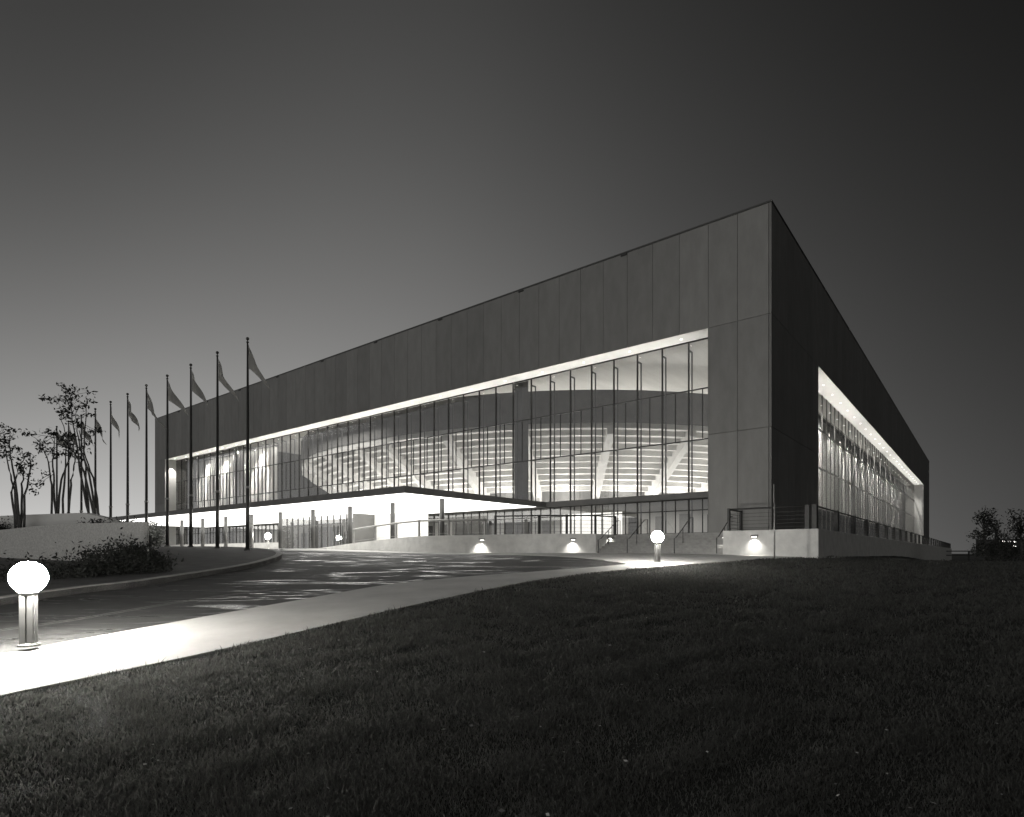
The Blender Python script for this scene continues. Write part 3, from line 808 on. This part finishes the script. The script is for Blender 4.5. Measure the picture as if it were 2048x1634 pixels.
# ------------------------------------------------------------------ vegetation
def leaf_cloud(n, sizes, cf):
    """n small leaf faces; cf(i) gives a centre; returns a mesh builder"""
    mb = MB(); 
    for i in range(n):
        c = cf(i); s = random.uniform(*sizes)
        a = Vector((random.gauss(0, 1), random.gauss(0, 1), random.gauss(0, 1))).normalized()
        b = a.cross(Vector((random.gauss(0, 1), random.gauss(0, 1), random.gauss(0, 1)))).normalized()
        a *= s; b *= s*.48
        mb.v += [tuple(c-a), tuple(c+b*.9-a*.1), tuple(c+a), tuple(c-b*.9-a*.1)]
        k = len(mb.v)-4; mb.f.append((k, k+1, k+2, k+3))
    return mb
def pix3(px, py, Y): return Vector(((px-1024)/1180*Y, Y, (1107-py)/1180*Y))
def shrub(name, label, x, y, z, w, h, n, group, leaf='leafdark', sz=(.04, .09), cat='shrub'):
    t_ = tag(empty(name, (x, y, z)), label, cat, group)
    mb = MB(); lobes = []
    for k in range(max(6, int(w*7))):
        a = random.uniform(0, 6.28); r_ = w*.5*math.sqrt(random.random())
        hh = h*random.uniform(.55, 1)*(1-.45*(r_/(w*.5))**2)
        p = Vector((r_*math.cos(a), r_*math.sin(a), hh)); lobes.append(p)
        mb.tube([(p.x*.2, p.y*.2, -.1), (p.x*.6, p.y*.6, hh*.5), tuple(p)], [.02, .014, .006], 5)
    mb.build('stems', 'bark', t_)
    def cf(i):
        p = random.choice(lobes); t2 = random.random()**.6
        q_ = Vector((p.x*(.35+.65*t2), p.y*(.35+.65*t2), p.z*t2)); s = w*.09+.05
        return q_+Vector((random.gauss(0, s), random.gauss(0, s), random.gauss(0, s*.8)))
    leaf_cloud(n, sz, cf).build('foliage', leaf, t_)
    return t_
# crape myrtles in the planter
def myrtle(label, Y, base, stems, clusters, zbase=.7, nl=19, rad=.14):
    b0 = pix3(base[0], 1107, Y); t_ = tag(empty('crape_myrtle_tree', (b0.x, Y, zbase)), label, 'tree', 'slender trees in the planter')
    o = Vector((b0.x, Y, zbase)); pts = [pix3(px, py, Y+random.uniform(-.9, .9))-o for px, py in clusters]
    mb = MB(); ends = []
    for st in stems:
        q_ = []
        for j, (px, py) in enumerate(st):
            yy = Y+(j/(len(st)-1))*random.uniform(-.9, .9)
            p = pix3(px, py, yy)-o
            if j == 0: p.z = -.05
            q_.append(p)
        # soften and roughen the stem
        fine_ = []
        for a, b in zip(q_[:-1], q_[1:]):
            for k in range(4): fine_.append(a.lerp(b, k/4)+Vector((random.gauss(0, .02), random.gauss(0, .02), 0)))
        fine_.append(q_[-1]); n = len(fine_)
        mb.tube(fine_, [.05*(1-i/n)+.013 for i in range(n)], 6); ends += fine_[n//2:]
    for p in pts:
        e = min(ends, key=lambda q_: (q_-p).length)
        mid = e.lerp(p, .5)+Vector((random.gauss(0, .08), random.gauss(0, .08), random.gauss(0, .08)))
        mb.tube([e, mid, p], [.018, .012, .006], 5)
    mb.build('trunk', 'bark', t_)
    def cf(i):
        p = pts[i % len(pts)]; return p+Vector((random.gauss(0, rad), random.gauss(0, rad), random.gauss(0, rad*.7)))
    leaf_cloud(nl*len(pts), (.06, .13), cf).build('crown', 'leafdark', t_)
myrtle('tall slender multi-stemmed tree in the planter, tallest of the three', 30.5, (192, 1030),
  [[(208,1030),(190,970),(172,915),(158,860)],[(197,1030),(180,950),(160,895),(150,830)],[(184,1030),(172,975),(168,890),(172,810)],[(200,1030),(170,945),(140,890),(122,840)],[(190,1030),(160,940),(152,880),(140,800)]],
  [(124,771),(137,782),(132,795),(146,779),(86,797),(100,800),(116,803),(137,807),(142,813),(157,816),(171,811),(179,797),(174,785),(120,820),(127,832),(147,831),(157,843),(138,825),(159,853),(176,831),(184,863),(197,862),(176,868),(147,845),(132,822),(150,870),(171,885),(165,900),(140,800),(152,792)], nl=19)
myrtle('leaning bushy-topped tree in the planter behind the flagpoles, middle one', 31.5, (118, 1028),
  [[(106,1028),(103,970),(98,925),(84,890)],[(116,1028),(108,975),(106,920),(110,875)],[(124,1028),(128,970),(132,920),(132,875)],[(131,1028),(142,970),(150,930),(147,900)],[(112,1028),(122,960),(140,915),(150,880)]],
  [(54,867),(66,868),(81,882),(86,892),(83,900),(93,865),(110,870),(104,863),(116,864),(132,868),(132,880),(139,885),(147,900),(137,909),(117,907),(110,914),(91,946),(73,968),(80,965),(120,880),(126,893),(146,890),(128,905),(105,905),(134,875),(150,908),(95,898),(160,915),(78,890),(140,873)], nl=19)
myrtle('sparse slender tree in the planter, leftmost of the three', 30.0, (40, 1030),
  [[(38,1030),(30,980),(18,940),(8,880)],[(44,1030),(30,960),(20,910),(20,870)],[(34,1030),(24,985),(36,940),(55,905)],[(40,1030),(44,985),(46,950),(50,925)],[(48,1030),(50,990),(62,930),(60,905)]],
  [(2,853),(4,872),(-8,880),(15,882),(27,860),(20,866),(5,887),(22,895),(15,903),(37,900),(58,909),(60,924),(42,939),(51,949),(7,914),(0,905),(44,909),(64,932),(-12,900),(30,915),(66,985),(48,943),(36,930),(-15,925)], nl=19)
random.seed(11)
for (px, py, Y, w, h, n, lab) in [
  (12, 1030, 31, 2.0, .75, 1500, 'low dense dark shrub behind the inner planter wall at the frame edge'),
  (188, 1040, 28.0, 1.1, .5, 600, 'low shrub spilling at the tip of the inner planter wall'),
  (215, 1046, 27.6, 1.5, .5, 900, 'low mounded shrub at the planter edge under the flagpoles'),
  (250, 1047, 27.0, 1.4, .42, 800, 'low spreading shrub near the planter rim')]:
    p = pix3(px, 1107, Y); shrub('shrub', lab, p.x, Y, .9, w, h+.2, n, 'low shrubs inside the planter')
for (px, Y, w, h, n, lab) in [
  (235, 20.6, 2.3, 1.15, 2600, 'dark bush at the planter foot, tallest in the middle of the bed'),
  (290, 20.9, 1.7, 1.1, 1900, 'dark bush at the foot of the planter corner'),
  (325, 21.0, 1.1, .75, 1000, 'small dark bush at the right tip of the bed'),
  (185, 19.8, 2.0, .5, 1500, 'low dark bush against the planter wall beside the tallest bush'),
  (120, 19.2, 2.6, .3, 1200, 'low spreading bush beside the near lamp glow'),
  (40, 19.0, 2.8, .28, 1200, 'low spreading bush at the left frame edge')]:
    x = (px-1024)/1180*Y; shrub('shrub', lab, x, Y, float(gz(x, Y))+.15, w, h, n, 'bushes at the foot of the planter')
for (px, Y, w, h, lab) in [(268, 60, 3.4, 3.6, 'distant dark bush beyond the planter left of the canopy end'), (300, 62, 2.6, 3.3, 'distant dark bush touching the far end of the canopy')]:
    x = (px-1024)/1180*Y; shrub('shrub', lab, x, Y, .3, w, h*.95+.4, 1400, 'distant bushes behind the flagpoles', sz=(.1, .2))
# trees at the far right
random.seed(21)
def far_tree(label, px, Y, w, h, n):
    x = (px-1024)/1180*Y; z = float(gz(x, Y)); t_ = tag(empty('tree', (x, Y, z)), label, 'tree', 'dark trees beyond the terrace')
    mb = MB(); tips = []
    mb.tube([(0, 0, -.3), (.1, 0, h*.3), (-.1, .1, h*.62), (.05, 0, h*.95)], [.2, .15, .09, .02], 7)
    for k in range(34):
        zz_ = h*random.uniform(.18, .95); a = random.uniform(0, 6.28); r_ = w*.5*(1.08-abs(zz_/h-.45)*1.1)*random.uniform(.5, 1.1)
        p = Vector((r_*math.cos(a), r_*math.sin(a), zz_+random.uniform(-.3, .4)*1.0)); s0 = Vector((0, 0, zz_*.75))
        mb.tube([s0, s0.lerp(p, .5)+Vector((0, 0, -.1)), p], [.06, .035, .012], 5); tips += [p, s0.lerp(p, .65), s0.lerp(p, .85)]
    mb.build('trunk', 'bark', t_)
    def cf(i): return random.choice(tips)+Vector((random.gauss(0, .24), random.gauss(0, .24), random.gauss(0, .2)))
    leaf_cloud(n, (.09, .17), cf).build('crown', 'leafdark', t_)
far_tree('dark upright tree at the far right, first past the terrace end', 1970, 62, 2.5, 6.9, 1300)
far_tree('dark ragged tree at the far right, second past the terrace end', 1994, 66, 2.4, 5.7, 900)
far_tree('dark tree cut by the right frame edge, highest foliage at the edge', 2042, 62, 3.0, 6.4, 1400)
far_tree('low dark tree hiding the bases of the far right trees', 2000, 58, 3.4, 1.9, 800)
# distant fence line and lit low building
t_ = tag(empty('roadside_barrier', (100, 128, -1.6)), 'distant low roadside barrier on the horizon beyond the terrace', 'barrier')
mb = MB()
for z in (1.1, 2.0): mb.box(-14, 60, -.1, .1, z, z+.22)
mb.build('rail', 'rail', t_)
for i in range(12): MB().box(-13+i*6, -12.8+i*6, -.12, .12, -1, 2.2).build('post', 'rail', t_)
t_ = tag(empty('distant_building', (172, 205, -1.6)), 'distant low dark building with small lit windows behind the far right trees', 'building')
MB().box(-3, 22, 0, 10, -1, 6.6).build('wall', 'joint', t_)
for x, z, w in ((-1.9, 5.3, 1.2), (.2, 5.25, 1.0), (2.4, 5.2, .7), (2.2, 3.7, .9), (-1.0, 3.7, .3)):
    MB().box(x, x+w, -.06, -.01, z+.35, z+.75).build('window', 'farlit', t_)
tag(empty('x', (0, 0, 0))) if False else None

# ------------------------------------------------------------------ grass
GP = [(p[0], p[1]) for p in low]+[(17.5, 31), (15.2, 29.2), (16.2, 29.4), (30, 46), (60, 50), (60, -6), (-30, -6)]
def pip(X, Y, P):
    c = np.zeros(len(X), bool); j = len(P)-1
    for i in range(len(P)):
        xi, yi = P[i]; xj, yj = P[j]
        if yi != yj:
            m_ = ((yi > Y) != (yj > Y)) & (X < (xj-xi)*(Y-yi)/(yj-yi)+xi); c ^= m_
        j = i
    return c
def grass(N_):
    rng = np.random.default_rng(3)
    d = 2.6*np.exp(rng.random(N_)*math.log(46/2.6))
    ang = rng.uniform(-R(50), R(50), N_)
    X = d*np.sin(ang); Y = d*np.cos(ang)
    wob = .1*np.sin(X*3.1+Y*2)+.07*np.sin(X*9+1)+rng.normal(0, .05, len(X))
    k = pip(X+wob*.35, Y-.06+wob, GP); X, Y, d = X[k], Y[k], d[k]
    v_ = (X-CX)*vx+(Y-CY)*vy; u_ = (X-CX)*ux+(Y-CY)*uy
    k = ~((v_ > -2.5) & (u_ > -3.0)); X, Y, d = X[k], Y[k], d[k]
    # clumpy turf: blades gather in tufts and thin out between them
    cl_ = np.sin(X*2.1+np.sin(Y*1.7)*1.5)*np.sin(Y*2.6+np.sin(X*1.3)*2)+.5*np.sin(X*5.3+1)*np.sin(Y*6.1+X)
    patch = np.sin(X*.55+2*np.sin(Y*.31))*np.sin(Y*.7+1.5*np.sin(X*.4))
    k = rng.random(len(X)) < .6+.32*cl_+.1*patch; X, Y, d, cl_ = X[k], Y[k], d[k], cl_[k]
    n = len(X); Z = gz(X, Y)-.025
    h = (.03+.04*rng.random(n)+.014*cl_)*(1+d*.014)*(.55+.45*np.minimum(1, d/13)); w = (.0009+.0006*d)*rng.uniform(.7, 1.3, n)
    long_ = rng.random(n) < .03; h[long_] *= 1.9
    th = rng.uniform(0, 2*math.pi, n); ln = rng.uniform(.15, .9, n)*h; la = rng.uniform(0, 2*math.pi, n)
    cx_, sx_ = np.cos(th)*w, np.sin(th)*w
    dx, dy = np.cos(la)*ln, np.sin(la)*ln
    V_ = np.zeros((n, 5, 3))
    V_[:, 0] = np.stack([X-cx_, Y-sx_, Z], 1); V_[:, 1] = np.stack([X+cx_, Y+sx_, Z], 1)
    V_[:, 2] = np.stack([X+cx_*.8+dx*.35, Y+sx_*.8+dy*.35, Z+h*.6], 1); V_[:, 3] = np.stack([X-cx_*.8+dx*.35, Y-sx_*.8+dy*.35, Z+h*.6], 1)
    V_[:, 4] = np.stack([X+dx, Y+dy, Z+h], 1)
    me = bpy.data.meshes.new('grass'); me.vertices.add(n*5); me.vertices.foreach_set('co', V_.ravel())
    base = (np.arange(n)*5)[:, None]
    q4 = base+np.array([0, 1, 2, 3]); t3 = base+np.array([3, 2, 4])
    loops = np.concatenate([q4, t3], 1).ravel()
    me.loops.add(len(loops)); me.loops.foreach_set('vertex_index', loops.astype(np.int32))
    st = np.stack([np.arange(n)*7, np.arange(n)*7+4], 1).ravel(); tot = np.tile([4, 3], n)
    me.polygons.add(2*n); me.polygons.foreach_set('loop_start', st.astype(np.int32)); me.polygons.foreach_set('loop_total', tot.astype(np.int32))
    me.update(); me.validate(); me.materials.append(M['grass'])
    o = bpy.data.objects.new('grass', me); COL.objects.link(o)
    tag(o, 'short rough turf covering the dark foreground slope', 'grass', kind='stuff')
grass(1250000)


# fallen leaves scattered over the turf
random.seed(4)
mb = MB()
for i in range(260):
    d = 3.2*math.exp(random.random()*1.7); a = random.uniform(-.75, .75); x, y = d*math.sin(a), d*math.cos(a)
    if not pip1(x, y, GP): continue
    z = float(gz(x, y))+random.uniform(.03, .06); w = random.uniform(.012, .03); t2 = random.uniform(0, 6.28)
    c, s_ = math.cos(t2)*w, math.sin(t2)*w; e = random.uniform(-.4, .6)*w
    mb.add([(x-c, y-s_, z), (x+s_*.5, y-c*.5, z+e), (x+c, y+s_, z+e*.3), (x-s_*.5, y+c*.5, z-e*.4)], [(0, 1, 2), (0, 2, 3)])
M['dryleaf'] = mat('dry_leaf', .3, .8, island=.6)
tag(mb.build('fallen_leaves', 'dryleaf'), 'scattered small dry leaves lying on the turf', 'leaves', kind='stuff')
